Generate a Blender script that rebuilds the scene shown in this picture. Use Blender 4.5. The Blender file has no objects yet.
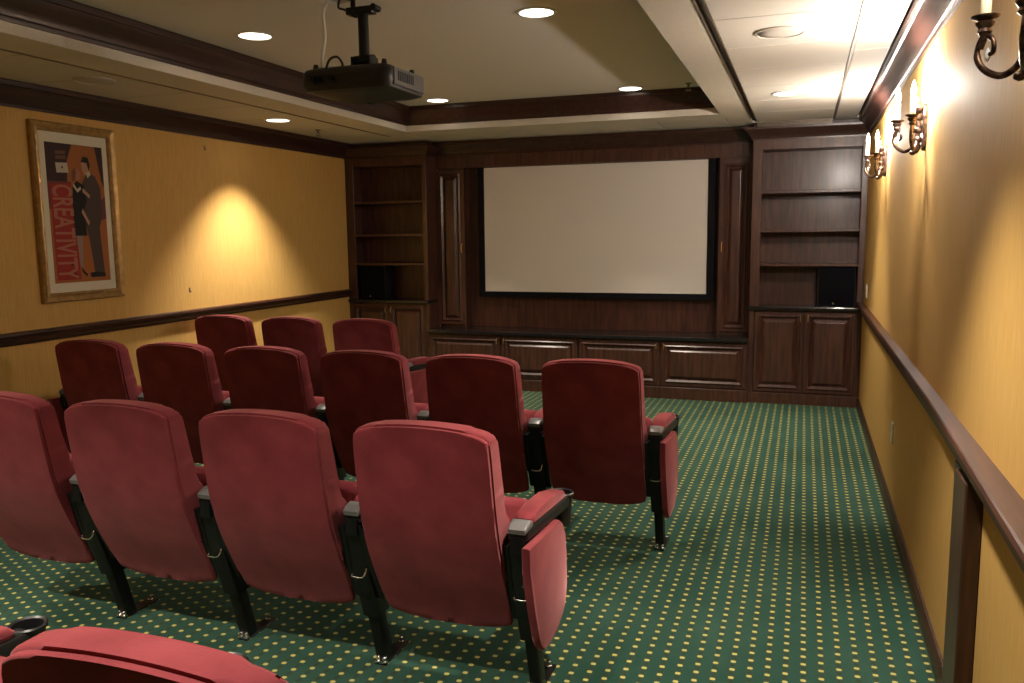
import bpy, bmesh, math, random
from mathutils import Vector, Matrix
random.seed(7)
S = bpy.context.scene
C = S.collection
PI = math.pi

# ------------------------------------------------------------------ camera, world, exposure
cam_d = bpy.data.cameras.new('camera'); cam = bpy.data.objects.new('camera', cam_d); C.objects.link(cam)
CX, CY, CZ, YAW, PITCH, ROLL, F = -0.5155, -8.0824, 1.62, 0.3376, -0.1294, -0.0114, 830.54
fwd = Vector((-math.sin(YAW)*math.cos(PITCH), math.cos(YAW)*math.cos(PITCH), math.sin(PITCH)))
rt = Vector((math.cos(YAW), math.sin(YAW), 0)); up = rt.cross(fwd)
R_ = rt*math.cos(ROLL)+up*math.sin(ROLL); U_ = -rt*math.sin(ROLL)+up*math.cos(ROLL)
m = Matrix((R_, U_, -fwd)).transposed().to_4x4(); m.translation = (CX, CY, CZ)
cam.matrix_world = m
cam_d.sensor_width = 36; cam_d.lens = F/1024*36; cam_d.clip_start = 0.05
S.camera = cam
w = bpy.data.worlds.new('world'); S.world = w; w.use_nodes = True
w.node_tree.nodes['Background'].inputs[0].default_value = (1, .85, .65, 1)
w.node_tree.nodes['Background'].inputs[1].default_value = 0.05
S.view_settings.view_transform = 'Standard'; S.view_settings.look = 'None'
S.view_settings.gamma = 1; S.view_settings.use_curve_mapping = False
S.view_settings.exposure = 0.18
CAN_W = 130      # one downlight
BULB_W = 62      # one candle bulb
CAN_COL = (1, .89, .74); BULB_COL = (1, .91, .82)

# ------------------------------------------------------------------ room measures
XL, YB, YF = -5.26, -9.6, 0.5
H, HT = 2.596, 2.82                       # soffit, tray ceiling
TX0, TX1, TY0, TY1 = -4.15, -1.22, -8.4, -0.72

# ------------------------------------------------------------------ materials
def mat(name, col, rough=.5, metal=0, spec=.5, emit=None, estr=0, sheen=0, sheen_col=None, coat=0):
    M = bpy.data.materials.new(name); M.use_nodes = True
    b = M.node_tree.nodes['Principled BSDF']
    b.inputs['Base Color'].default_value = (*col, 1); b.inputs['Roughness'].default_value = rough
    b.inputs['Metallic'].default_value = metal; b.inputs['Specular IOR Level'].default_value = spec
    if sheen:
        b.inputs['Sheen Weight'].default_value = sheen; b.inputs['Sheen Roughness'].default_value = .45
        b.inputs['Sheen Tint'].default_value = (*(sheen_col or (1, 1, 1)), 1)
    if coat: b.inputs['Coat Weight'].default_value = coat; b.inputs['Coat Roughness'].default_value = .22
    if emit:
        b.inputs['Emission Color'].default_value = (*emit, 1); b.inputs['Emission Strength'].default_value = estr
    return M
def nt(M): return M.node_tree.nodes, M.node_tree.links, M.node_tree.nodes['Principled BSDF']
def node(N, t, **k):
    n = N.new(t)
    for a, v in k.items(): setattr(n, a, v)
    return n
def noise_mix(M, c1, c2, scale, detail=4, stretch=(1, 1, 1), bump=0, lo=.35, hi=.65, bscale=None):
    N, L, b = nt(M)
    tc = node(N, 'ShaderNodeTexCoord'); mp = node(N, 'ShaderNodeMapping'); mp.inputs['Scale'].default_value = stretch
    L.new(tc.outputs['Object'], mp.inputs[0])
    no = node(N, 'ShaderNodeTexNoise'); no.inputs['Scale'].default_value = scale; no.inputs['Detail'].default_value = detail
    L.new(mp.outputs[0], no.inputs['Vector'])
    cr = node(N, 'ShaderNodeValToRGB'); cr.color_ramp.elements[0].position = lo; cr.color_ramp.elements[1].position = hi
    cr.color_ramp.elements[0].color = (*c1, 1); cr.color_ramp.elements[1].color = (*c2, 1)
    L.new(no.outputs[0], cr.inputs[0]); L.new(cr.outputs[0], b.inputs['Base Color'])
    if bump:
        bn = node(N, 'ShaderNodeBump'); bn.inputs['Strength'].default_value = bump; bn.inputs['Distance'].default_value = .002
        src = no
        if bscale:
            src = node(N, 'ShaderNodeTexNoise'); src.inputs['Scale'].default_value = bscale; L.new(mp.outputs[0], src.inputs['Vector'])
        L.new(src.outputs[0], bn.inputs['Height']); L.new(bn.outputs[0], b.inputs['Normal'])
    return M

WALL_A, WALL_B = (.62, .37, .105), (.70, .43, .14)
m_wall = noise_mix(mat('gold_wallpaper', WALL_B, .7, spec=.25), WALL_A, WALL_B, 60, 4, (1, 2.2, .12), .25)
m_wood = noise_mix(mat('dark_cherry_wood', (.05, .02, .012), .42, spec=.45, coat=.3), (.044, .016, .010), (.092, .035, .022), 9, 8, (4, 4, .35), .05)
m_woodh = noise_mix(mat('dark_cherry_wood_lengthwise', (.05, .02, .012), .38, spec=.4), (.036, .013, .008), (.072, .026, .015), 9, 8, (4, .35, 4), .05)
m_ebony = noise_mix(mat('dark_stained_crown_wood', (.03, .014, .01), .35), (.026, .010, .008), (.05, .02, .014), 9, 8, (3, .3, 3), .05)
m_stone = noise_mix(mat('black_polished_worktop', (.01, .01, .011), .12, spec=.6), (.008, .008, .009), (.022, .02, .02), 90, 3)
m_velvet = noise_mix(mat('red_velvet', (.26, .035, .045), .85, spec=.2, sheen=.38, sheen_col=(1, .45, .46)), (.165, .021, .028), (.25, .040, .048), 7, 6, (1, 1, 1), .25, .3, .7, 260)
m_black = mat('black_plastic', (.012, .012, .013), .38)
m_blackmetal = mat('black_powder_coated_metal', (.007, .007, .008), .35, spec=.3)
m_grey = mat('worn_grey_plastic', (.15, .145, .145), .3)
m_chrome = mat('chrome', (.75, .73, .7), .22, 1)
m_brass = mat('brass', (.75, .52, .2), .3, 1)
m_paint = noise_mix(mat('ceiling_paint', (.66, .61, .53), .8, spec=.2), (.62, .57, .49), (.68, .63, .55), 130, 3, (1, 1, 1), .12)
m_tray = noise_mix(mat('tray_ceiling_paint', (.52, .47, .39), .85, spec=.2), (.74, .69, .63), (.79, .74, .68), 150, 3, (1, 1, 1), .15)
m_tile = noise_mix(mat('ceiling_tile', (.72, .68, .61), .8, spec=.2), (.62, .58, .52), (.66, .62, .56), 160, 4, (1, 1, 1), .15)
m_groove = mat('slot_shadow_metal', (.05, .042, .035), .4, .3)
m_bronzeT = mat('bronze_strip', (.24, .19, .14), .35, .6)
m_white = mat('white_plastic', (.8, .78, .72), .4)
m_lens = mat('lamp_lens', (1, 1, 1), .5, emit=(1, .93, .8), estr=6)
m_bulb = mat('candle_bulb', (1, 1, 1), .4, emit=(1, .86, .6), estr=40)
m_bulbdim = mat('dim_candle_bulb', (1, 1, 1), .4, emit=(1, .86, .6), estr=4)
m_candle = mat('ivory_candle_sleeve', (.85, .74, .52), .5)
m_bronze = noise_mix(mat('antique_bronze', (.10, .06, .045), .35, .75), (.02, .012, .012), (.17, .105, .075), 45, 3, (1, 1, 1), .2)
m_crystal = mat('crystal_drop', (.9, .9, .9), .08, spec=.9)
m_screen = mat('screen_fabric', (.80, .75, .71), .9, spec=.1)
m_screenframe = mat('black_velvet_frame', (.006, .006, .009), .8, spec=.15)
m_speaker = mat('black_speaker', (.005, .005, .007), .9, spec=.08)
m_silver = mat('silver_grey_casing', (.15, .145, .145), .3, .4)
m_dkgrey = mat('charcoal_casing', (.018, .017, .018), .42)
m_gold = noise_mix(mat('antique_gold_frame', (.42, .25, .08), .38, .5), (.30, .17, .055), (.44, .27, .09), 12, 5, (2, 2, 2), .05)
m_mat = mat('cream_mat_board', (.74, .69, .55), .8)
m_grillew = noise_mix(mat('speaker_grille_cloth', (.5, .46, .4), .7), (.45, .41, .36), (.55, .51, .45), 400, 2)

def carpet():
    M = mat('green_dotted_carpet', (.03, .1, .07), .95, spec=.1, sheen=.15, sheen_col=(.6, .9, .75))
    N, L, b = nt(M)
    tc = node(N, 'ShaderNodeTexCoord'); sp = node(N, 'ShaderNodeSeparateXYZ'); L.new(tc.outputs['Object'], sp.inputs[0])
    def mth(op, a, c=None, c3=None):
        n = node(N, 'ShaderNodeMath', operation=op)
        for i, v in enumerate((a, c, c3)):
            if v is None: continue
            if isinstance(v, (int, float)): n.inputs[i].default_value = v
            else: L.new(v, n.inputs[i])
        return n.outputs[0]
    PX, PY = .0625, .060
    u = mth('DIVIDE', sp.outputs[0], PX); v0 = mth('DIVIDE', sp.outputs[1], PY)
    col = mth('FLOOR', u)
    odd = mth('MODULO', mth('ABSOLUTE', col), 2.0)
    def dots(du, dv, rx, ry):                     # superellipse spots in a half-drop grid
        fu = mth('ABSOLUTE', mth('SUBTRACT', mth('FRACT', u), .5+du))
        vv = mth('ADD', v0, mth('MULTIPLY', odd, .5))
        fv = mth('ABSOLUTE', mth('SUBTRACT', mth('FRACT', mth('ADD', vv, dv)), .5))
        a = mth('POWER', mth('DIVIDE', mth('MULTIPLY', fu, PX), rx), 3.0)
        c = mth('POWER', mth('DIVIDE', mth('MULTIPLY', fv, PY), ry), 3.0)
        mr = node(N, 'ShaderNodeMapRange'); L.new(mth('ADD', a, c), mr.inputs[0])
        mr.inputs[1].default_value = .7; mr.inputs[2].default_value = 1.25; mr.inputs[3].default_value = 1; mr.inputs[4].default_value = 0
        return mr.outputs[0]
    no = node(N, 'ShaderNodeTexNoise'); no.inputs['Scale'].default_value = 2.2; no.inputs['Detail'].default_value = 6
    L.new(tc.outputs['Object'], no.inputs['Vector'])
    n2 = node(N, 'ShaderNodeTexNoise'); n2.inputs['Scale'].default_value = 260; n2.inputs['Detail'].default_value = 2
    L.new(tc.outputs['Object'], n2.inputs['Vector'])
    cr = node(N, 'ShaderNodeValToRGB')
    cr.color_ramp.elements[0].position = .3; cr.color_ramp.elements[1].position = .75
    cr.color_ramp.elements[0].color = (.013, .050, .034, 1); cr.color_ramp.elements[1].color = (.034, .088, .064, 1)
    L.new(no.outputs[0], cr.inputs[0])
    def mix(fac, A, B):
        n = node(N, 'ShaderNodeMix', data_type='RGBA')
        if isinstance(fac, float): n.inputs[0].default_value = fac
        else: L.new(fac, n.inputs[0])
        for i, v in ((6, A), (7, B)):
            if isinstance(v, tuple): n.inputs[i].default_value = (*v, 1)
            else: L.new(v, n.inputs[i])
        return n.outputs[2]
    c0 = cr.outputs[0]
    strip = mth('LESS_THAN', mth('ABSOLUTE', mth('SUBTRACT', mth('FRACT', u), .5)), .2)
    c1 = mix(mth('MULTIPLY', strip, .22), c0, (.055, .075, .04))
    c2 = mix(mth('MULTIPLY', dots(0, .5, .010, .013), .55), c1, (.03, .03, .014))
    c3 = mix(dots(0, 0, .0098, .0085), c2, (.50, .44, .13))
    L.new(c3, b.inputs['Base Color'])
    bn = node(N, 'ShaderNodeBump'); bn.inputs['Strength'].default_value = .5; bn.inputs['Distance'].default_value = .003
    L.new(n2.outputs[0], bn.inputs['Height']); L.new(bn.outputs[0], b.inputs['Normal'])
    return M
m_carpet = carpet()

# ------------------------------------------------------------------ mesh helpers
def BM(): return bmesh.new()
def box(bm, x0, x1, y0, y1, z0, z1, bev=0, seg=1):
    vs = [bm.verts.new((x, y, z)) for x in (x0, x1) for y in (y0, y1) for z in (z0, z1)]
    fs = [(0, 1, 3, 2), (4, 6, 7, 5), (0, 4, 5, 1), (2, 3, 7, 6), (0, 2, 6, 4), (1, 5, 7, 3)]
    F_ = [bm.faces.new([vs[i] for i in f]) for f in fs]
    if bev:
        ed = {e for f in F_ for e in f.edges}
        bmesh.ops.bevel(bm, geom=list(ed), offset=bev, segments=seg, affect='EDGES', profile=.5)
    return vs
def lathe(bm, prof, c=(0, 0, 0), n=20, axis='z', cap=True):
    rings = []
    for r, h in prof:
        ring = []
        for i in range(n):
            a = 2*PI*i/n
            p = (r*math.cos(a), r*math.sin(a), h)
            if axis == 'y': p = (p[0], p[2], p[1])
            if axis == 'x': p = (p[2], p[0], p[1])
            ring.append(bm.verts.new((p[0]+c[0], p[1]+c[1], p[2]+c[2])))
        rings.append(ring)
    for a, b in zip(rings, rings[1:]):
        for i in range(n):
            bm.faces.new((a[i], a[(i+1) % n], b[(i+1) % n], b[i]))
    if cap:
        bm.faces.new(rings[0][::-1]); bm.faces.new(rings[-1])
def tube(bm, pts, r, n=8):
    pts = [Vector(p) for p in pts]; rs = r if isinstance(r, (list, tuple)) else [r]*len(pts)
    rings = []; prev = None
    for i, p in enumerate(pts):
        d = (pts[min(i+1, len(pts)-1)]-pts[max(i-1, 0)]).normalized()
        a = prev if prev is not None else (Vector((0, 0, 1)) if abs(d.z) < .9 else Vector((1, 0, 0)))
        s = d.cross(a).normalized(); t = s.cross(d).normalized(); prev = t
        rings.append([bm.verts.new(p+(s*math.cos(2*PI*k/n)+t*math.sin(2*PI*k/n))*rs[i]) for k in range(n)])
    for a, b in zip(rings, rings[1:]):
        for i in range(n): bm.faces.new((a[i], a[(i+1) % n], b[(i+1) % n], b[i]))
    bm.faces.new(rings[0][::-1]); bm.faces.new(rings[-1])
def spline(pts, k=6):
    pts = [Vector(p) for p in pts]; out = []
    for i in range(len(pts)-1):
        p0, p1, p2, p3 = pts[max(i-1, 0)], pts[i], pts[i+1], pts[min(i+2, len(pts)-1)]
        for j in range(k):
            t = j/k
            out.append(.5*((2*p1)+(-p0+p2)*t+(2*p0-5*p1+4*p2-p3)*t*t+(-p0+3*p1-3*p2+p3)*t**3))
    return out+[pts[-1]]
def prism(bm, poly, axis, a, b, bev=0, seg=2):
    """poly of (u,v) extruded along axis from a to b: axis x -> (y,z), y -> (x,z), z -> (x,y)"""
    f = {'x': lambda u, v, t: (t, u, v), 'y': lambda u, v, t: (u, t, v), 'z': lambda u, v, t: (u, v, t)}[axis]
    A = [bm.verts.new(f(u, v, a)) for u, v in poly]; B = [bm.verts.new(f(u, v, b)) for u, v in poly]
    fa = bm.faces.new(A); fb = bm.faces.new(B[::-1]); n = len(poly)
    for i in range(n): bm.faces.new((A[i], B[i], B[(i+1) % n], A[(i+1) % n]))
    if bev:
        bmesh.ops.bevel(bm, geom=list(set(fa.edges) | set(fb.edges)), offset=bev, segments=seg, affect='EDGES', profile=.5)
def sweep(bm, prof, path, closed=False):
    """prof [(out,z)] along path [(x,y)]; out goes to the left of travel, mitred"""
    P = [Vector(p) for p in path]; n = len(P); rings = []
    for i in range(n):
        def nrm(a, b):
            d = (b-a).normalized(); return Vector((-d.y, d.x))
        if closed: n1, n2 = nrm(P[i-1], P[i]), nrm(P[i], P[(i+1) % n])
        else:
            n1 = nrm(P[i-1], P[i]) if i else nrm(P[0], P[1]); n2 = nrm(P[i], P[i+1]) if i < n-1 else n1
        mv = (n1+n2).normalized(); mv = mv/max(.2, mv.dot(n1))
        rings.append([bm.verts.new((P[i].x+mv.x*o, P[i].y+mv.y*o, z)) for o, z in prof])
    k = len(prof)
    for i in range(n if closed else n-1):
        a, b = rings[i], rings[(i+1) % n]
        for j in range(k): bm.faces.new((a[j], b[j], b[(j+1) % k], a[(j+1) % k]))
    if not closed: bm.faces.new(rings[0]); bm.faces.new(rings[-1][::-1])
def obj(name, bm, M, parent=None, loc=None, smooth=None, sub=0, bev=0):
    bmesh.ops.recalc_face_normals(bm, faces=bm.faces)
    me = bpy.data.meshes.new(name); bm.to_mesh(me); bm.free()
    for mm in (M if isinstance(M, (list, tuple)) else [M]): me.materials.append(mm)
    o = bpy.data.objects.new(name, me); C.objects.link(o)
    if parent: o.parent = parent
    if loc: o.location = loc
    if smooth:
        me.polygons.foreach_set('use_smooth', [True]*len(me.polygons))
        if smooth is not True: me.set_sharp_from_angle(angle=math.radians(smooth))
    if bev:
        md = o.modifiers.new('bevel', 'BEVEL'); md.width = bev; md.segments = 2; md.limit_method = 'ANGLE'
    if sub:
        md = o.modifiers.new('sub', 'SUBSURF'); md.levels = sub; md.render_levels = sub
    return o
def thing(name, label, cat, loc=(0, 0, 0), rz=0, group=None):
    o = bpy.data.objects.new(name, None); C.objects.link(o); o.empty_display_size = .1
    o.location = loc; o.rotation_euler = (0, 0, rz)
    return tag(o, label, cat, group)
def tag(o, label, cat, group=None):
    o['label'] = label; o['category'] = cat
    if group: o['group'] = group
    return o
def struct(name, bm, M, parent=None, smooth=None):
    o = obj(name, bm, M, parent, smooth=smooth)
    if not parent: o['kind'] = 'structure'
    return o
def copy_tree(o, parent=None, skip=()):
    c = o.copy(); C.objects.link(c); c.parent = parent
    for ch in list(o.children):
        if ch.name.split('.')[0] in skip: continue
        copy_tree(ch, c)
    return c

# ------------------------------------------------------------------ room shell
bm = BM(); box(bm, XL-.1, .1, YB-.1, YF+.1, -.1, 0); struct('floor', bm, m_carpet)
bm = BM(); box(bm, XL-.1, XL, YB-.1, YF+.1, 0, 3); struct('wall_left', bm, m_wall)
bm = BM(); box(bm, 0, .1, YB-.1, YF+.1, 0, 3); struct('wall_right', bm, m_wall)
bm = BM(); box(bm, XL, 0, YF, YF+.1, 0, 3); struct('wall_front', bm, m_wall)
bm = BM(); box(bm, XL, 0, YB-.1, YB, 0, 3); struct('wall_back', bm, m_wall)
# ceiling: soffit slab round the tray (strip next to the tray is plaster, the tiles hang beside it)
bm = BM()
SLL, SLR = -4.455, -0.985             # slots
box(bm, SLL, TX0, TY0-.3, TY1+.29, H, 3); box(bm, TX1, SLR-.015, TY0-.3, TY1+.29, H, 3)
box(bm, TX0, TX1, TY1, TY1+.29, H, 3); box(bm, TX0, TX1, TY0-.3, TY0, H, 3)
ceil = struct('ceiling', bm, m_paint)
bm = BM(); box(bm, XL, 0, YB, YF, H+.03, 2.99)
# cut: only outside of the plaster ring -> four pieces
bm.free(); bm = BM()
box(bm, XL, SLL, YB, YF, H+.03, 3); box(bm, SLR-.015, 0, YB, YF, H+.03, 3)
box(bm, SLL, SLR-.015, TY1+.29, YF, H+.03, 3); box(bm, SLL, SLR-.015, YB, TY0-.3, H+.03, 3)
obj('plenum', bm, m_groove, ceil)
bm = BM(); box(bm, TX0, TX1, TY0, TY1, HT, HT+.1); obj('tray_top', bm, m_tray, ceil)
tile_cache = {}
def tile(x0, x1, y0, y1):
    k = (round(x1-x0, 3), round(y1-y0, 3))
    if k not in tile_cache:
        bm = BM(); box(bm, 0, k[0], 0, k[1], 0, .02, .003); o = obj('tile', bm, m_tile, ceil); tile_cache[k] = o
    else:
        o = tile_cache[k].copy(); C.objects.link(o); o.parent = ceil
    o.location = (x0, y0, H+random.uniform(0, .0015))
g = .004
ys = [-.05]
for i in range(15): ys.append(-.70-.65*i)
for a, b in zip(ys, ys[1:]):                                       # right-hand soffit, wide tiles
    if b < YB: b = YB+.01
    tile(-.952, -.312, b+g, a-g)
ys2 = [.02, -1.69, -3.0, -4.3, -5.6, -6.9, -8.2, -9.5]
for a, b in zip(ys2, ys2[1:]): tile(-.292, -.112, b+g*4, a-g*4)  # narrow tiles beside the crown
for i in range(15):                                               # left-hand soffit
    a = -.05-.65*i; b = max(a-.65, YB+.01); tile(-5.17, -4.487, b+g, a-g)
xs = [-4.27, -3.6, -3.0, -2.4, -1.8, -1.2, -.99]
for a, b in zip(xs, xs[1:]): tile(a+g, b-g, TY1+.298, .28)          # strip before the screen wall
bm = BM(); box(bm, XL, SLL-.04, -.02, .4, H, H+.02); box(bm, SLR-.01, 0, -.02, .45, H, H+.02); box(bm, SLL-.04, -4.27, -.4, .4, H, H+.02)
obj('filler', bm, m_tile, ceil)
bm = BM(); box(bm, XL, 0, YB, TY0-.31, H, H+.02); obj('rear_soffit', bm, m_tile, ceil)
# thin metal edges of the two slots and the tee beside the narrow tiles
bm = BM()
for x in (SLR-.014, -.957): box(bm, x, x+.005, -9.4, -.3, H-.003, H+.03)
for x in (SLL-.028, SLL-.005): box(bm, x, x+.005, -9.4, -.45, H-.003, H+.03)
box(bm, -.309, -.295, -9.4, -.02, H-.004, H+.02)
struct('trim_1', bm, m_bronzeT)
# white lip and wooden crown inside the tray
LIP = [(-.012, H), (.0, H), (.0, H+.055), (-.012, H+.055)]
ring = [(TX0, TY0), (TX1, TY0), (TX1, TY1), (TX0, TY1)]
CROWN = [(0, .155), (0, 0), (.012, 0), (.014, .018), (.022, .024), (.026, .04), (.040, .062), (.058, .085), (.072, .105), (.078, .118), (.090, .122), (.092, .150), (.10, .155)]
bm = BM(); sweep(bm, [(o*.85, z*1.08+2.652) for o, z in CROWN], ring, True); struct('trim_2', bm, m_ebony, smooth=25)
# room crown along the walls
WC = [(o, z*.99+H-.153) for o, z in CROWN]
bm = BM(); sweep(bm, WC, [(XL, -.0), (XL, YB)]); struct('trim_left', bm, m_ebony, smooth=25)
bm = BM(); sweep(bm, WC, [(0, YB), (0, -.0)]); struct('trim_right', bm, m_ebony, smooth=25)
# baseboards
BB = [(0, 0), (.016, 0), (.016, .07), (.011, .078), (.009, .09), (0, .092)]
bm = BM(); sweep(bm, BB, [(XL, 0), (XL, YB)]); struct('baseboard_left', bm, m_woodh)
bm = BM(); sweep(bm, BB, [(0, YB), (0, 0)]); struct('baseboard_right', bm, m_woodh)
# chair rails
RAIL = [(0, .945), (.012, .945), (.016, .962), (.030, .975), (.034, .99), (.034, .995), (.045, 1.0), (.050, 1.012), (.046, 1.026), (.040, 1.030), (0, 1.030)]
bm = BM(); sweep(bm, RAIL, [(XL, -.0), (XL, YB)]); struct('trim_3', bm, m_woodh, smooth=25)
bm = BM()
RZ = .973
def railprof(d): return [(0, RZ-.09), (d*.5, RZ-.09), (d*.55, RZ-.06), (d*.82, RZ-.05), (d*.92, RZ-.042), (d, RZ-.03), (d, RZ-.012), (d*.93, RZ-.003), (d*.86, RZ), (0, RZ)]
rings = []
for y, d in ((0, .05), (-4.6, .052), (-5.6, .072), (-6.4, .088), (YB, .09)):
    rings.append([bm.verts.new((-o, y, z)) for o, z in railprof(d)])
for a, b in zip(rings, rings[1:]):
    for j in range(len(a)): bm.faces.new((a[j], b[j], b[(j+1) % len(a)], a[(j+1) % len(a)]))
bm.faces.new(rings[0]); bm.faces.new(rings[-1])
struct('trim_4', bm, m_woodh, smooth=25)
# upright casing board below the right rail
bm = BM(); box(bm, -.05, 0, -5.44, -5.27, 0, RZ-.09, .004); box(bm, -.036, 0, -5.27, -5.16, 0, RZ-.09, .003); struct('trim_5', bm, m_wood)

# ------------------------------------------------------------------ cabinet work
def rings_door(bm, w, h, ringlist, cap=True):
    prev = None
    for ins, d in ringlist:
        r = [bm.verts.new(p) for p in ((ins, d, ins), (w-ins, d, ins), (w-ins, d, h-ins), (ins, d, h-ins))]
        if prev:
            for i in range(4): bm.faces.new((prev[i], prev[(i+1) % 4], r[(i+1) % 4], r[i]))
        prev = r
    if cap: bm.faces.new(prev)
def door(parent, x, y, z, w, h, handle=None, hz=None, hl=.06, wide=.03):
    """raised-panel door: frame (the door itself) > panel, handle. front face at local y=0, thickness behind"""
    bm = BM()
    rings_door(bm, w, h, [(.0, .022), (0, .003), (.003, 0), (wide-.004, 0), (wide+.010, -.011), (wide+.014, -.011), (wide+.032, .007), (wide+.034, .014), (wide+.034, .022)], cap=False)
    d = obj('door', bm, m_wood, parent, (x, y, z), bev=0)
    i0 = wide+.0345
    bm = BM(); rings_door(bm, w, h, [(i0, .022), (i0, .014), (i0+.004, .014), (i0+.030, -.006), (i0+.034, -.007)]); obj('panel', bm, m_wood, d)
    if handle is not None:
        bm = BM()
        tube(bm, spline([(handle, 0, hz), (handle, -.022, hz+.006), (handle, -.026, hz+hl/2), (handle, -.022, hz+hl-.006), (handle, 0, hz+hl)], 4), .0042, 8)
        obj('handle', bm, m_brass, d, smooth=True)
    return d
CP = [(0, .15), (0, 0), (.010, 0), (.012, .02), (.02, .028), (.024, .045), (.045, .085), (.06, .105), (.066, .12), (.078, .124), (.08, .15)]
def bookcase(x0, w, label, mirror):
    t = thing('bookcase', label, 'bookcase', (x0, 0, 0))
    sl, sr = (.085, .05) if not mirror else (.05, .07)      # wide stile next to the middle section
    if mirror: sl, sr = .10, .05
    o0, o1 = sl, w-sr
    bm = BM(); box(bm, 0, w, -.004, .06, 0, .10, .002); box(bm, 0, w, .02, .46, .04, .10); obj('plinth', bm, m_wood, t)
    bm = BM(); box(bm, 0, w, .022, .46, .10, .885); box(bm, 0, .045, .004, .03, .10, .885); box(bm, w-.045, w, .004, .03, .10, .885); obj('base_cabinet', bm, m_wood, t)
    wd = (w-.1-.006)/2
    door(t, .05, 0, .115, wd, .755, wd-.03, .665)
    door(t, .05+wd+.006, 0, .115, wd, .755, .03, .665)
    bm = BM(); box(bm, -.0, w, -.028, .46, .885, .918, .006, 2); obj('counter', bm, m_stone, t)
    bm = BM(); box(bm, 0, .02, .01, .46, .918, 2.45); box(bm, 0, sl, 0, .025, .918, 2.45, .002); obj('side_panel', bm, m_wood, t)
    bm = BM(); box(bm, w-.02, w, .01, .46, .918, 2.45); box(bm, w-sr, w, 0, .025, .918, 2.45, .002); obj('side_panel', bm, m_wood, t)
    bm = BM(); box(bm, .02, w-.02, .30, .32, .918, 2.45); obj('back_panel', bm, m_wood, t)
    bm = BM(); box(bm, o0, o1, 0, .025, 2.35, 2.45, .002); box(bm, o0, o1, .025, .30, 2.352, 2.37); obj('top_rail', bm, m_wood, t)
    for z in (1.982, 1.63, 1.318):
        bm = BM(); box(bm, .021, w-.021, .004, .30, z-.028, z, .003); obj('shelf', bm, m_wood, t)
    bm = BM()
    if not mirror: sweep(bm, [(o, z*.78+2.434) for o, z in CP], [(w, 0), (0, 0)][::-1] and [(w, 0), (0, 0), (0, .46)][::1])
    else: sweep(bm, [(o, z*.78+2.434) for o, z in CP], [(w, .46), (w, 0), (0, 0)])
    bmesh.ops.recalc_face_normals(bm, faces=bm.faces); obj('crown', bm, m_ebony, t, smooth=25)
    bm = BM(); box(bm, 0, w, .0, .46, 2.45, 2.586); obj('frieze', bm, m_ebony, t)
    return t
bookcase(-.985, .983, 'dark wood bookcase with cupboard doors beside the wall with the candle sconces', False)
bookcase(-5.258, .968, 'dark wood bookcase with cupboard doors in the corner by the yellow wall with the poster', True)

def low_cabinet(x0, w, label):
    t = thing('low_cabinet', label, 'cabinet', (x0, -.05, 0))
    bm = BM(); box(bm, 0, w, -.002, .5, 0, .115, .002); obj('plinth', bm, m_wood, t)
    bm = BM(); box(bm, 0, w, .022, .5, .115, .572); obj('body', bm, m_wood, t)
    wd = (w-.03-.02)/2
    door(t, .012, 0, .13, wd, .43, wd-.025, .355, .055)
    door(t, w-.012-wd, 0, .13, wd, .43, .025, .355, .055)
low_cabinet(-4.288, 1.653, 'low two-door wood cabinet below the screen, farther from the candle sconces')
low_cabinet(-2.634, 1.648, 'low two-door wood cabinet below the screen, nearer the candle sconces')
bm = BM(); box(bm, -4.289, -.986, -.078, .48, .575, .612, .008, 2)
tag(obj('worktop', bm, m_stone), 'long black polished worktop over the low cabinets under the screen', 'worktop')
def tall_cabinet(x0, w, label, hs):
    t = thing('tall_cabinet', label, 'cabinet', (x0, .225, .613))
    bm = BM(); box(bm, 0, w, .022, .26, 0, 1.70); box(bm, 0, .02, 0, .03, 0, 1.70); box(bm, w-.02, w, 0, .03, 0, 1.70); obj('body', bm, m_wood, t)
    door(t, .018, 0, .03, w-.036, 1.645, .014 if hs < 0 else w-.036-.014, .78, .09, .035)
tall_cabinet(-4.289, .335, 'tall narrow wood cupboard beside the screen, next to the corner bookcase by the poster wall', 1)
tall_cabinet(-1.302, .315, 'tall narrow wood cupboard beside the screen, next to the bookcase under the sconces', -1)
t = thing('wall_panelling', 'dark wood panelled wall and crown behind the projection screen', 'panelling', (0, 0, 0))
bm = BM(); box(bm, -3.953, -1.303, .38, .48, .613, 2.314); obj('panel', bm, m_wood, t)
bm = BM(); box(bm, -4.288, -.986, .24, .48, 2.315, 2.586); obj('frieze', bm, m_wood, t)
bm = BM(); sweep(bm, [(o, z*.98+2.44) for o, z in CP], [(-.986, .24), (-4.288, .24)]); obj('crown', bm, m_ebony, t, smooth=25)

# screen
t = thing('projection_screen', 'white projection screen in a wide black frame on the panelled wall', 'screen', (-2.587, .30, .94))
bm = BM(); sx0, sx1, sz0, sz1 = -1.172, 1.170, .062, 1.372
ox0, ox1, oz0, oz1 = -1.24, 1.245, 0, 1.44
for a in ((ox0, sx0, oz0, oz1), (sx1, ox1, oz0, oz1), (sx0, sx1, oz0, sz0), (sx0, sx1, sz1, oz1)): box(bm, a[0], a[1], 0, .055, a[2], a[3], .003)
obj('frame', bm, m_screenframe, t)
bm = BM(); box(bm, sx0-.02, sx1+.02, .012, .02, sz0-.02, sz1+.02); obj('screen_fabric', bm, m_screen, t)
for x in (-.9, .9):
    bm = BM(); box(bm, x-.03, x+.03, .05, .082, .2, 1.2); obj('bracket', bm, m_blackmetal, t)

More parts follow.
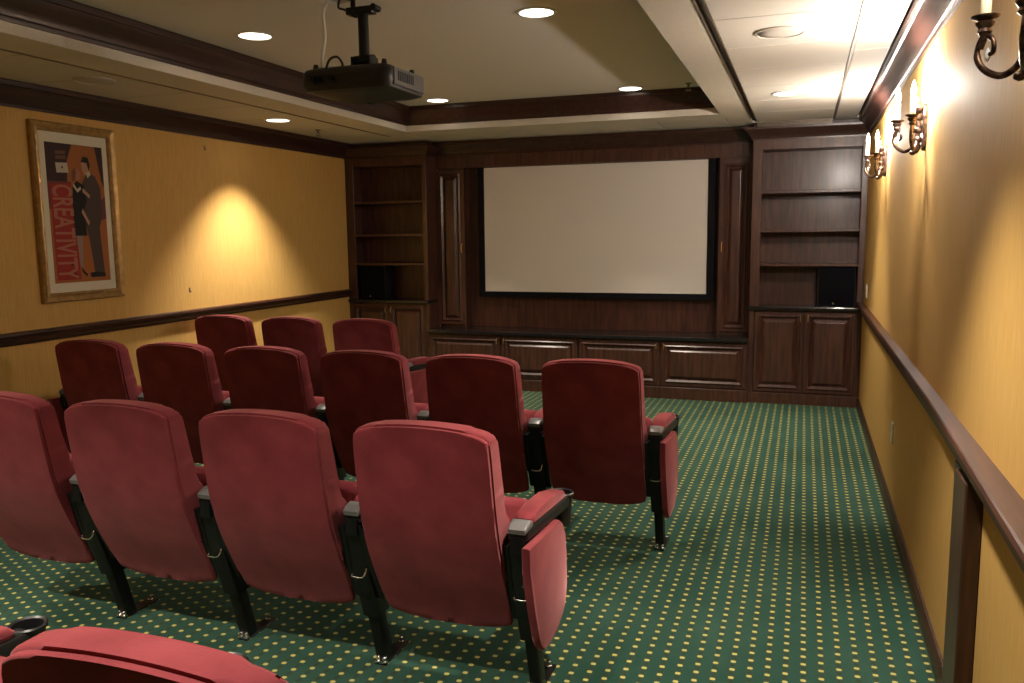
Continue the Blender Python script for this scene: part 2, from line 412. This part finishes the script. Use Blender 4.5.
# loudspeakers in the bookcases
def speaker(x0, w, h, y, z, label):
    t = thing('loudspeaker', label, 'speaker', (x0, y, z), group='loudspeakers in the bookcases')
    bm = BM(); box(bm, 0, w, .012, .24, 0, h, .006, 2); obj('cabinet', bm, m_black, t)
    bm = BM(); box(bm, .008, w-.008, 0, .012, .008, h-.008, .005, 2); obj('grille', bm, m_speaker, t)
    bm = BM(); lathe(bm, [(.009, 0), (.009, -.002)], (w*.42, 0, .035), 12, 'y'); obj('badge', bm, m_chrome, t)
speaker(-.385, .32, .37, .03, .918, 'black loudspeaker in the bottom bay of the bookcase beside the sconces')
speaker(-5.14, .31, .37, .03, .918, 'black loudspeaker in the bottom bay of the corner bookcase by the poster wall')

# ------------------------------------------------------------------ ceiling fittings
def downlight(x, y, z, label, cone=82, power=1.0):
    t = thing('ceiling_light', label, 'light', (x, y, z), group='recessed downlights')
    bm = BM(); lathe(bm, [(.112, 0), (.112, -.004), (.095, -.007), (.093, -.003), (.093, 0)], n=32, cap=False); obj('trim_ring', bm, m_white, t, smooth=40)
    bm = BM(); lathe(bm, [(.094, -.001), (.093, -.003)], n=32); obj('lens', bm, m_lens, t)
    l = bpy.data.lights.new('lamp', 'SPOT'); l.energy = CAN_W*power; l.color = CAN_COL; l.spot_size = math.radians(cone); l.spot_blend = .7; l.shadow_soft_size = .05
    lo = bpy.data.objects.new('lamp', l); C.objects.link(lo); lo.parent = t; lo.location = (0, 0, -.02)
LX0, LX1 = -3.68, -1.94
downlight(LX0, -3.68, HT, 'bright recessed downlight in the tray ceiling to the poster side of the projector', 60)
downlight(LX1, -3.56, HT, 'bright recessed downlight in the tray ceiling on the sconce side of the projector', 60)
downlight(LX0, -1.02, HT, 'small bright recessed downlight in the far end of the tray behind the projector')
downlight(LX1, -.95, HT, 'recessed downlight in the far tray corner next to a sprinkler')
downlight(-4.76, -1.915, H, 'recessed downlight in the soffit washing the yellow poster wall', 92, 2.0)
downlight(-.662, -1.635, H, 'recessed downlight in the tiled soffit before the bookcase beside the sconces')
for i, (x, y, z) in enumerate(((LX0, -7.1, HT), (LX1, -7.1, HT), (-.662, -5.6, H), (-4.76, -5.9, H))):
    downlight(x, y, z, ['recessed downlight behind the viewer over the rear seats by the poster wall', 'recessed downlight behind the viewer over the rear seats by the aisle', 'recessed downlight in the tiled soffit over the aisle, behind the viewer', 'recessed downlight in the soffit over the poster wall, behind the viewer'][i], (96, 96, 82, 90)[i], (2.1, 2.1, 1.6, 1)[i])
def ceil_speaker(x, y, label):
    t = thing('ceiling_speaker', label, 'speaker', (x, y, H), group='round ceiling speakers')
    bm = BM(); lathe(bm, [(.122, .002), (.122, -.006), (.112, -.009), (.110, -.004)], n=36, cap=False); obj('trim_ring', bm, m_grillew, t, smooth=40)
    bm = BM(); lathe(bm, [(.111, -.002), (.110, -.005), (.05, -.008), (.005, -.009)], n=36); obj('grille', bm, m_grillew, t, smooth=True)
ceil_speaker(-.663, -3.6, 'round flat ceiling speaker grille in the tiled soffit above the aisle')
ceil_speaker(-4.72, -3.9, 'round flat ceiling speaker grille in the soffit above the poster')
def sprinkler(x, y, z, label):
    t = thing('sprinkler', label, 'sprinkler', (x, y, z), group='sprinkler heads')
    bm = BM(); lathe(bm, [(.028, 0), (.026, -.006), (.011, -.008), (.009, -.03)], n=16); obj('cap', bm, m_bronzeT, t, smooth=40)
    bm = BM()
    for s in (-1, 1): tube(bm, [(s*.008, 0, -.026), (s*.014, 0, -.04), (s*.004, 0, -.056)], .0028, 6)
    obj('yoke', bm, m_bronzeT, t)
    bm = BM(); lathe(bm, [(.024, -.055), (.026, -.058), (.003, -.060)], n=14); obj('deflector', bm, m_bronzeT, t)
sprinkler(-1.45, -1.0, HT, 'small sprinkler head in the far corner of the tray ceiling')
sprinkler(-4.82, -1.2, H, 'small sprinkler head in the soffit beside the downlight of the poster wall')
# linear air grille before the right-hand bookcase crown
t = thing('air_grille', 'ribbed dark air grille between the ceiling and the bookcase crown', 'grille', (-.957, -.002, 2.552))
bm = BM(); box(bm, 0, .645, -.03, 0, .0, .042); obj('tray', bm, m_groove, t)
fin = None
for i in range(40):
    if fin is None:
        bm = BM(); box(bm, -.0045, .0045, -.044, -.029, .0, .042); fin = o = obj('fin', bm, m_bronzeT, t)
    else: o = fin.copy(); C.objects.link(o)
    o.parent = t; o.location = (.01+i*.016, 0, 0)

# projector
t = thing('projector', 'black video projector hanging upside down from a ceiling pole', 'projector', (-2.645, -4.22, 2.326))
bm = BM()
def rrect(w, d, r, n=5):
    out = []
    for cx, cy, a0 in ((w-r, d-r, 0), (-w+r, d-r, 90), (-w+r, -d+r, 180), (w-r, -d+r, 270)):
        for i in range(n+1):
            a = math.radians(a0+90*i/n); out.append((cx+r*math.cos(a), cy+r*math.sin(a)))
    return out
prev = None
for wd, dp, z in ((.20, .17, -.012), (.235, .205, .0), (.245, .215, .03), (.245, .215, .085), (.238, .208, .10), (.20, .17, .115)):
    r = [bm.verts.new((x, y, z)) for x, y in rrect(wd, dp, .05)]
    if prev:
        for i in range(len(r)): bm.faces.new((prev[i], prev[(i+1) % len(r)], r[(i+1) % len(r)], r[i]))
    else: bm.faces.new(r[::-1])
    prev = r
bm.faces.new(prev); obj('body', bm, m_dkgrey, t, smooth=50)
bm = BM(); box(bm, .236, .2515, -.165, .165, .012, .097, .005, 2); obj('side_cover', bm, m_silver, t)
bm = BM()
for i in range(9): box(bm, .251, .254, -.13+i*.02, -.12+i*.02, .035, .08)
obj('vent_slats', bm, m_dkgrey, t)
bm = BM(); lathe(bm, [(.06, 0), (.062, .03), (.05, .05), (.045, .05)], (-.09, .205, .05), 24, 'y'); obj('lens', bm, m_black, t, smooth=40)
bm = BM(); box(bm, -.17, .16, -.216, -.212, .02, .075, .002); obj('rear_panel', bm, m_black, t)
for x in (-.16, -.13, -.06):
    bm = BM(); lathe(bm, [(.012, -.238), (.013, -.215)], (x, 0, .05), 10, 'y'); obj('connector', bm, m_blackmetal, t)
for x, y in ((-.19, -.15), (.19, .15), (.19, -.15)):
    bm = BM(); lathe(bm, [(.016, .105), (.012, .13), (.010, .135)], (x, y, 0), 12); obj('foot', bm, m_black, t)
bm = BM()
box(bm, -.05, .05, -.05, .05, .113, .128, .003); box(bm, -.055, -.045, -.045, .045, .118, .185, .003); box(bm, .045, .055, -.045, .045, .118, .185, .003)
lathe(bm, [(.03, -.056), (.03, .056)], (0, 0, .165), 18, 'x')
for a in range(4):
    s, c_ = math.sin(a*PI/2+.7), math.cos(a*PI/2+.7); tube(bm, [(c_*.04, s*.04, .122), (c_*.15, s*.12, .118)], .009, 6)
obj('mount_bracket', bm, m_blackmetal, t, smooth=35)
bm = BM(); lathe(bm, [(.027, .17), (.027, .405)], n=20); obj('pole', bm, m_blackmetal, t, smooth=40)
bm = BM(); box(bm, -.085, .065, -.028, .028, .392, .428, .006, 2); lathe(bm, [(.016, -.03), (.016, .03)], (.072, 0, .418), 12, 'y'); lathe(bm, [(.013, .425), (.013, .485)], (-.055, 0, 0), 12)
box(bm, -.11, .0, -.05, .05, .480, .4935, .004); obj('ceiling_clamp', bm, m_blackmetal, t, smooth=35)
# cables
def px_cable(name, pts, r, M, label):
    bm = BM(); tube(bm, spline(pts, 8), r, 8); return tag(obj(name, bm, M, smooth=True), label, 'cable')
px_cable('power_cable', [(-2.880, -4.190, 2.816), (-2.820, -4.250, 2.810), (-2.805, -4.330, 2.716), (-2.790, -4.350, 2.596), (-2.795, -4.370, 2.496), (-2.790, -4.380, 2.436), (-2.775, -4.350, 2.438)], .0085, m_white, 'white cable hanging from the ceiling into the projector')
px_cable('signal_cable', [(-2.750, -4.250, 2.816), (-2.760, -4.260, 2.756), (-2.730, -4.250, 2.741), (-2.690, -4.230, 2.711), (-2.660, -4.220, 2.714), (-2.650, -4.215, 2.721)], .006, m_black, 'short black cable looping into the clamp of the projector pole')
px_cable('looped_cable', [(-2.730, -4.450, 2.416), (-2.720, -4.430, 2.466), (-2.690, -4.410, 2.481), (-2.680, -4.380, 2.456), (-2.700, -4.350, 2.439)], .006, m_black, 'black cable loop standing up behind the projector casing')
bm = BM()
tube(bm, [(-2.80+.085*math.cos(a/24*2*PI), -4.22+.085*math.sin(a/24*2*PI), HT-.008) for a in range(25)], .007, 6)
tube(bm, [(-2.60+.06*math.cos(a/24*2*PI), -4.25+.06*math.sin(a/24*2*PI), HT-.008) for a in range(25)], .007, 6)
tag(obj('coiled_cable', bm, m_white, smooth=True), 'white cable coiled flat on the ceiling above the projector', 'cable')

# ------------------------------------------------------------------ wall sconces
def make_sconce(y, label, lit=True):
    t = thing('wall_sconce', label, 'sconce', (0, y, 1.98), group='candle sconces')
    bm = BM()
    pl = [(0, -.02), (.03, .0), (.04, .05), (.03, .10), (.045, .16), (.03, .21), (0, .235)]
    poly = [(a, b) for a, b in pl]+[(-a, b) for a, b in pl[-2:0:-1]]
    prism(bm, poly, 'x', -.022, 0, .006)
    obj('backplate', bm, m_bronze, t, smooth=35)
    bm = BM()
    tube(bm, spline([(-.02, 0, .19), (-.045, 0, .15), (-.035, 0, .09), (-.05, 0, .04), (-.04, 0, -.0), (-.06, 0, -.03), (-.075, 0, -.02)], 5), [.012]*6+[.016]*6+[.014]*6+[.017]*6+[.012]*5+[.008, .006], 8)
    for z, r in ((.16, .024), (.09, .02), (.04, .022)):
        lathe(bm, [(r*.4, z-r), (r*.9, z-r*.5), (r, z), (r*.9, z+r*.5), (r*.4, z+r)], (-.042, 0, 0), 12)
    lathe(bm, [(.012, .17), (.03, .20), (.034, .215), (.02, .225), (.012, .25), (.006, .27)], (-.045, 0, 0), 14)
    obj('stem', bm, m_bronze, t, smooth=True)
    for ax, ay in ((-.138, .10), (-.085, -.13)):
        n = Vector((ax+.045, ay, 0)); 
        def q(f, z): return (-.045+n.x*f, n.y*f, z)
        bm = BM()
        tube(bm, spline([q(.0, .05), q(.25, .0), q(.6, -.015), q(1.0, .015), q(1.15, .06), q(1.02, .105), q(.8, .09), q(.78, .055), q(.95, .05)], 5), [.010]*20+[.008]*10+[.007]*10+[.005], 8)
        tube(bm, spline([q(1.08, .07), q(1.0, .1), q(1, .125)], 4), .009, 8)
        arm = obj('arm', bm, m_bronze, t, smooth=True)
        bm = BM(); lathe(bm, [(.008, .10), (.020, .115), (.016, .125), (.024, .135), (.026, .142), (.018, .146), (.022, .150), (.036, .155), (.038, .160), (.02, .158)], q(1, 0), 18); obj('cup', bm, m_bronze, arm, smooth=40)
        bm = BM(); lathe(bm, [(.014, .156), (.014, .255), (.012, .258)], q(1, 0), 16); obj('candle', bm, m_candle, arm, smooth=40)
        bm = BM(); lathe(bm, [(.006, .258), (.013, .27), (.015, .285), (.010, .31), (.004, .33), (.001, .338)], q(1, 0), 12); obj('bulb', bm, m_bulb if lit else m_bulbdim, arm, smooth=True)
        bm = BM(); lathe(bm, [(.001, .03), (.008, .04), (.009, .052), (.004, .066), (.001, .07)], q(.9, 0), 8); obj('crystal', bm, m_crystal, arm)
        l = bpy.data.lights.new('flame', 'POINT'); l.energy = BULB_W if lit else 6; l.color = BULB_COL; l.shadow_soft_size = .018
        lo = bpy.data.objects.new('flame', l); C.objects.link(lo); lo.parent = t; lo.location = q(1, .30)
    t.scale = (.85, .85, .85); t.location.z = 1.995
    return t
make_sconce(-5.80, 'bronze two-candle wall sconce cut off by the top corner of the picture', False)
make_sconce(-3.74, 'bronze two-candle wall sconce between the other two on the yellow wall')
make_sconce(-1.75, 'bronze two-candle wall sconce closest to the bookcase')

# plates and hooks
def plate(y, z, label, cat):
    t = thing('wall_plate', label, cat, (0, y, z))
    bm = BM(); box(bm, -.007, 0, -.038, .038, -.06, .06, .003, 2); obj('cover', bm, m_white, t)
    for dz in (-.022, .022):
        bm = BM(); box(bm, -.010, -.006, -.016, .016, dz-.014, dz+.014, .002); obj('socket', bm, m_white, t)
plate(-2.96, .46, 'white electrical outlet low on the yellow wall under the rail', 'outlet')
plate(-.43, 1.10, 'white switch plate just above the rail beside the bookcase', 'switch')
def hook(y, z, label):
    t = thing('picture_hook', label, 'hook', (XL, y, z))
    bm = BM(); box(bm, 0, .003, -.008, .008, -.02, .02, .001); obj('plate', bm, m_bronzeT, t)
    bm = BM(); tube(bm, [(.002, 0, .0), (.014, 0, -.016), (.018, 0, -.008)], .0025, 6); obj('prong', bm, m_bronzeT, t)
hook(-2.25, 2.355, 'small bare picture hook high on the yellow wall near the crown')
hook(-2.53, 1.19, 'small bare picture hook low on the yellow wall above the rail')

# ------------------------------------------------------------------ framed poster
pw, ph = .695, 1.19
t = thing('framed_poster', 'gold framed poster of an embracing couple on the yellow wall', 'poster', (XL, -3.945, 1.195))
# local: y along the wall (towards the screen), z up, x out of the wall
FP = [(0, 0), (0, .03), (.006, .036), (.02, .032), (.035, .026), (.05, .028), (.058, .022), (.062, .014), (.062, 0)]
bm = BM(); prev = None; first = None
for ins, d in FP:
    r = [bm.verts.new((d+.002, a, b)) for a, b in ((ins, ins), (pw-ins, ins), (pw-ins, ph-ins), (ins, ph-ins))]
    if prev:
        for i in range(4): bm.faces.new((prev[i], prev[(i+1) % 4], r[(i+1) % 4], r[i]))
    prev = r
obj('frame', bm, m_gold, t)
bm = BM(); box(bm, .001, .012, .058, pw-.058, .058, ph-.058); obj('mat_board', bm, m_mat, t)
PXs, PZs = .112, .125
aw, ah = pw-2*PXs+.005, ph-2*PZs-.005
def shade(nm, c): return mat('print_'+nm, c, .6, spec=.2)
pcol = dict(orange=(.36, .13, .04), dark=(.055, .03, .035), red=(.32, .035, .03), cream=(.55, .5, .4), black=(.02, .017, .016), suit=(.075, .055, .05), skin=(.48, .27, .18), brown=(.17, .085, .05), leg=(.30, .22, .20), shadow=(.16, .05, .055), rose=(.40, .16, .11))
pm = {k: shade(k, v) for k, v in pcol.items()}; order = list(pm)
bm = BM()
lay = [0]
def flat(col, pts, lift=None):                     # a printed patch: normalised (u right, v down) on the sheet
    lay[0] += 1; d = .0125+.00012*lay[0]
    f = bm.faces.new([bm.verts.new((d, PXs+u*aw, PZs+(1-v)*ah)) for u, v in pts]); f.material_index = order.index(col)
flat('orange', [(0, 0), (1, 0), (1, 1), (0, 1)])
flat('dark', [(0, 0), (.46, 0), (.36, .12), (.34, .27), (0, .30)])
flat('shadow', [(0, .27), (.40, .27), (.42, .45), (0, .47)])
flat('red', [(.03, .29), (.40, .28), (.46, .98), (.05, .98)])
flat('cream', [(.16, .14), (.36, .135), (.375, .205), (.17, .21)])
flat('black', [(.255, .165), (.28, .16), (.285, .175), (.26, .18)])
flat('brown', [(.17, .055), (.34, .05), (.34, .075), (.17, .08)])
flat('brown', [(.17, .09), (.34, .085), (.34, .11), (.17, .115)])
flat('dark', [(.86, .0), (1, 0), (1, .3), (.95, .25)])
flat('shadow', [(.88, .42), (1, .36), (1, .53), (.86, .55)])
# man
flat('suit', [(.60, .27), (.70, .19), (.84, .22), (.92, .30), (.93, .50), (.86, .60), (.88, .80), (.90, .955), (.72, .955), (.66, .70), (.58, .50)])
flat('skin', [(.60, .13), (.66, .10), (.72, .13), (.72, .19), (.66, .22), (.61, .18)])
flat('black', [(.60, .12), (.64, .08), (.73, .085), (.76, .14), (.73, .18), (.70, .125)])
flat('cream', [(.68, .20), (.74, .18), (.76, .21), (.70, .235)])
# woman
flat('black', [(.42, .30), (.50, .26), (.62, .29), (.66, .40), (.60, .46), (.62, .66), (.40, .66), (.40, .46)])
flat('rose', [(.47, .20), (.53, .17), (.58, .20), (.56, .25), (.49, .26)])
flat('brown', [(.42, .20), (.48, .165), (.50, .20), (.47, .26), (.42, .26)])
flat('cream', [(.44, .28), (.50, .32), (.56, .30), (.57, .32), (.50, .345), (.43, .30)])
flat('skin', [(.60, .31), (.72, .36), (.71, .385), (.59, .34)])
flat('skin', [(.57, .46), (.68, .56), (.66, .585), (.55, .49)])
flat('leg', [(.42, .66), (.54, .66), (.52, .80), (.51, .90), (.46, .90), (.45, .80)])
flat('black', [(.46, .88), (.52, .92), (.58, .945), (.56, .96), (.49, .93)])
flat('black', [(.62, .935), (.74, .93), (.90, .94), (.90, .97), (.64, .97)])
flat('black', [(.28, .84), (.32, .85), (.33, .88), (.29, .87)])
flat('black', [(.34, .93), (.38, .935), (.38, .955), (.34, .95)])
obj('print', bm, list(pm.values()), t)
cu = bpy.data.curves.new('lettering', 'FONT'); cu.body = 'CREATIVITY'; cu.size = .118; cu.extrude = .0003; cu.offset = .002
cu.materials.append(pm['rose'])
lt = bpy.data.objects.new('lettering', cu); C.objects.link(lt)
bpy.context.view_layer.update()
lme = bpy.data.meshes.new_from_object(lt.evaluated_get(bpy.context.evaluated_depsgraph_get())); bpy.data.objects.remove(lt)
lt = bpy.data.objects.new('lettering', lme); C.objects.link(lt); lt.parent = t
# text runs downwards, tops of the letters to the right
lt.matrix_local = Matrix(((0, 0, 1, .0165), (0, 1.9, 0, PXs+.075*aw), (-1, 0, 0, PZs+.71*ah), (0, 0, 0, 1)))

# ------------------------------------------------------------------ theatre chairs
def lerp_raw(tab, z):
    if z <= tab[0][0]: return tab[0][1]
    for (z0, a), (z1, b) in zip(tab, tab[1:]):
        if z <= z1: return a+(b-a)*(z-z0)/(z1-z0)
    return tab[-1][1]
def lerp_tab(tab, z): return sum(lerp_raw(tab, z+d*.014) for d in range(-4, 5))/9
REAR = [(.20, -.045), (.27, -.075), (.38, -.132), (.48, -.182), (.58, -.222), (.66, -.246), (.75, -.262), (.83, -.274), (.92, -.288), (1.06, -.304)]
WID = [(.2, .250), (.60, .251), (.75, .248), (1.06, .244)]
THK = [(.40, .10), (.50, .135), (.60, .140), (.66, .108), (.75, .085), (.92, .072), (1.06, .066)]
def pad(z0f, z1f, yoff, thick, shrink, nu=22, nv=26, rnd=.02, bulge=.0, corner=.012):
    """upholstered shell: rear sheet follows REAR, front sheet thick(z) before it, rounded rim"""
    bm = BM(); g = {}
    for side in (0, 1):
        for j in range(nv+1):
            v = j/nv
            for i in range(nu+1):
                u = -1+2*i/nu
                zt, zb = z1f(u), z0f(u)
                z = zb+(zt-zb)*v
                wx = lerp_tab(WID, z)-shrink
                # rounded corners
                x = u*wx
                if v < .08 and zb < .3: x *= 1-.03*((.08-v)/.08)**2
                if v > .8:
                    k = (v-.8)/.2; x *= 1-corner*k**3
                y = lerp_tab(REAR, z)+yoff
                y += -bulge*(1-u*u)*math.sin(PI*min(1, max(0, v))) if side == 0 else thick(z)+.012*(1-u*u)*math.sin(PI*v)
                g[side, i, j] = bm.verts.new((x, y, z))
    for side in (0, 1):
        for j in range(nv):
            for i in range(nu): bm.faces.new((g[side, i, j], g[side, i+1, j], g[side, i+1, j+1], g[side, i, j+1]))
    per = [(i, 0) for i in range(nu)]+[(nu, j) for j in range(nv)]+[(i, nv) for i in range(nu, 0, -1)]+[(0, j) for j in range(nv, 0, -1)]
    rim = []
    for a, b in zip(per, per[1:]+per[:1]):
        bm.faces.new((g[(0,)+a], g[(1,)+a], g[(1,)+b], g[(0,)+b]))
        for s in (0, 1):
            e = bm.edges.get((g[(s,)+a], g[(s,)+b]))
            if e: rim.append(e)
    for c_ in ((0, 0), (nu, 0), (0, nv), (nu, nv)):
        e = bm.edges.get((g[(0,)+c_], g[(1,)+c_]));
        if e: rim.append(e)
    bmesh.ops.bevel(bm, geom=rim, offset=rnd, segments=3, affect='EDGES', profile=.5, clamp_overlap=True)
    return bm
def top(h, c): return lambda u: h-c*u*u-.014*abs(u)**10
PITCH_X = .625
def build_standard(t, x, end_panel=0):
    """one standard with its armrest at local x"""
    bm = BM()
    prism(bm, [(-.012, .004), (.045, .004), (-.02, .24), (-.08, .24)], 'x', x-.022, x+.022, .003)
    prism(bm, [(-.086, .22), (-.0, .22), (-.06, .46), (-.10, .61), (-.20, .61), (-.15, .42)], 'x', x-.034, x+.034, .006)
    prism(bm, [(-.205, .575), (.02, .575), (.06, .62), (-.205, .632)], 'x', x-.024, x+.024, .004)
    st = obj('standard', bm, m_blackmetal, t, smooth=30)
    for s in [q for q in (-1, 1) if q != end_panel]:
        bm = BM(); prism(bm, [(-.095, .30), (-.045, .30), (-.10, .46), (-.14, .60), (-.20, .60), (-.155, .44)], 'x', x+s*.046-.012, x+s*.046+.012, .004); obj('side_plate', bm, m_blackmetal, st, smooth=30)
    bm = BM(); box(bm, x-.024, x+.024, -.03, .17, 0, .008, .002); obj('foot_plate', bm, m_blackmetal, st)
    for xx, yy, r in ((-.012, -.018, .015), (.014, -.02, .013), (.0, .145, .014)):
        bm = BM(); lathe(bm, [(r, .008), (r, .014), (r*.62, .016), (r*.6, .028), (r*.3, .031)], (x+xx, yy, 0), 8); obj('bolt', bm, m_chrome, st)
    bm = BM(); tube(bm, spline([(x-.022, -.165, .416), (x-.02, -.176, .41), (x+.02, -.176, .41), (x+.028, -.165, .425), (x+.03, -.16, .44)], 3), .0035, 6); obj('clip', bm, m_chrome, st, smooth=True)
    # armrest
    bm = BM()
    prism(bm, [(-.195, .622), (.29, .583), (.325, .58), (.325, .615), (.28, .627), (-.195, .66)], 'x', x-.036, x+.036, .008)
    ar = obj('armrest', bm, m_black, t, smooth=30)
    bm = BM()
    prism(bm, [(-.125, .654), (.262, .626), (.272, .641), (.25, .662), (.14, .682), (-.03, .692), (-.11, .689), (-.128, .675)], 'x', x-.034, x+.034, .012, 3)
    obj('arm_pad', bm, m_velvet, ar, smooth=45)
    bm = BM()
    prism(bm, [(-.203, .646), (-.128, .652), (-.13, .672), (-.155, .682), (-.185, .676), (-.206, .662)], 'x', x-.034, x+.034, .009, 3)
    obj('end_cap', bm, m_grey, ar, smooth=50)
    bm = BM(); lathe(bm, [(.036, .505), (.041, .615), (.047, .619), (.048, .627), (.044, .631), (.038, .627), (.034, .515), (.03, .512)], (x, .328, 0), 20, cap=True); obj('cup_holder', bm, m_black, ar, smooth=40)
    if end_panel:
        s = end_panel
        poly = [(-.262, .625), (-.245, .53), (-.20, .39), (-.155, .275), (-.13, .225), (-.095, .2), (-.04, .192), (.06, .205), (.14, .23), (.175, .26), (.188, .33), (.19, .45), (.175, .525), (.14, .575), (.10, .6)]
        bm = BM(); prism(bm, poly, 'x', x+s*.032, x+s*.060, .009, 3); obj('side_panel', bm, m_velvet, t, smooth=45)
def build_chair():
    t = thing('theatre_chair', '', 'chair')
    bm = pad(lambda u: .44, top(1.010, .020), .010, lambda z: lerp_tab(THK, z), .0, rnd=.018)
    obj('back_cushion', bm, m_velvet, t, smooth=60)
    bm = pad(lambda u: .236+.030*abs(u)**4, top(1.003, .020), -.006, lambda z: .024, .005, rnd=.007, bulge=.006)
    obj('rear_panel', bm, m_velvet, t, smooth=60)
    # spring seat, tipped up against the back
    bm = BM()
    prism(bm, [(.0, .36), (.045, .335), (.10, .36), (.165, .60), (.16, .645), (.12, .66), (.075, .64), (.02, .45)], 'x', -.232, .232, .022, 3)
    obj('seat', bm, m_velvet, t, smooth=50)
    bm = BM(); prism(bm, [(.055, .335), (.105, .352), (.178, .60), (.170, .605), (.10, .375)], 'x', -.222, .222, .004, 2); obj('seat_pan', bm, m_black, t, smooth=40)
    for s in (-1, 1):
        bm = BM(); prism(bm, [(-.02, .40), (.09, .40), (.08, .46), (-.04, .47)], 'x', s*.262-.03, s*.262+.026, .004); obj('hinge_bracket', bm, m_blackmetal, t)
    return t
plain = build_chair(); build_standard(plain, PITCH_X/2)
aisle = copy_tree(plain, None, skip=('standard', 'armrest')); build_standard(aisle, PITCH_X/2-.010, 1)
wallside = copy_tree(plain); build_standard(wallside, -PITCH_X/2, -1)
used = set()
def chair(proto, x, y, label, group):
    if proto.name in used: o = copy_tree(proto)
    else: o = proto; used.add(proto.name)
    o.location = (x, y, 0); o['label'] = label; o['category'] = 'chair'; o['group'] = group
Y0, Y1, Y2, Y3 = -6.90, -5.42, -3.955, -2.45
words = ['at the aisle end', 'next to the aisle seat', 'third from the aisle', 'fourth from the aisle', 'fifth from the aisle', 'against the wall rail']
for k in range(6):
    chair(aisle if k == 0 else wallside if k == 5 else plain, -1.470-PITCH_X*.998*k, Y2,
          'dark red velvet theatre chair '+words[k]+' of the six-seat middle row', 'middle row of theatre chairs')
for k in range(3):
    chair(aisle if k == 0 else plain, -3.558-PITCH_X*k, Y3, 'red velvet theatre chair in the front row by the screen, '+['at the aisle end', 'between two others', 'by the yellow wall'][k], 'front row of theatre chairs')
for k in range(4):
    chair(aisle if k == 0 else plain, -1.672-PITCH_X*k, Y1, 'rose red velvet theatre chair '+['at the aisle end', 'second from the aisle', 'third from the aisle', 'cut off by the picture edge'][k]+' in the large row', 'large row of theatre chairs')
chair(aisle, -1.44, Y0, 'red velvet theatre chair of the last row, only its top edge in view', 'last row of theatre chairs')
chair(wallside, -1.45-PITCH_X, Y0, 'red velvet theatre chair of the last row, only its black cup holder in view', 'last row of theatre chairs')
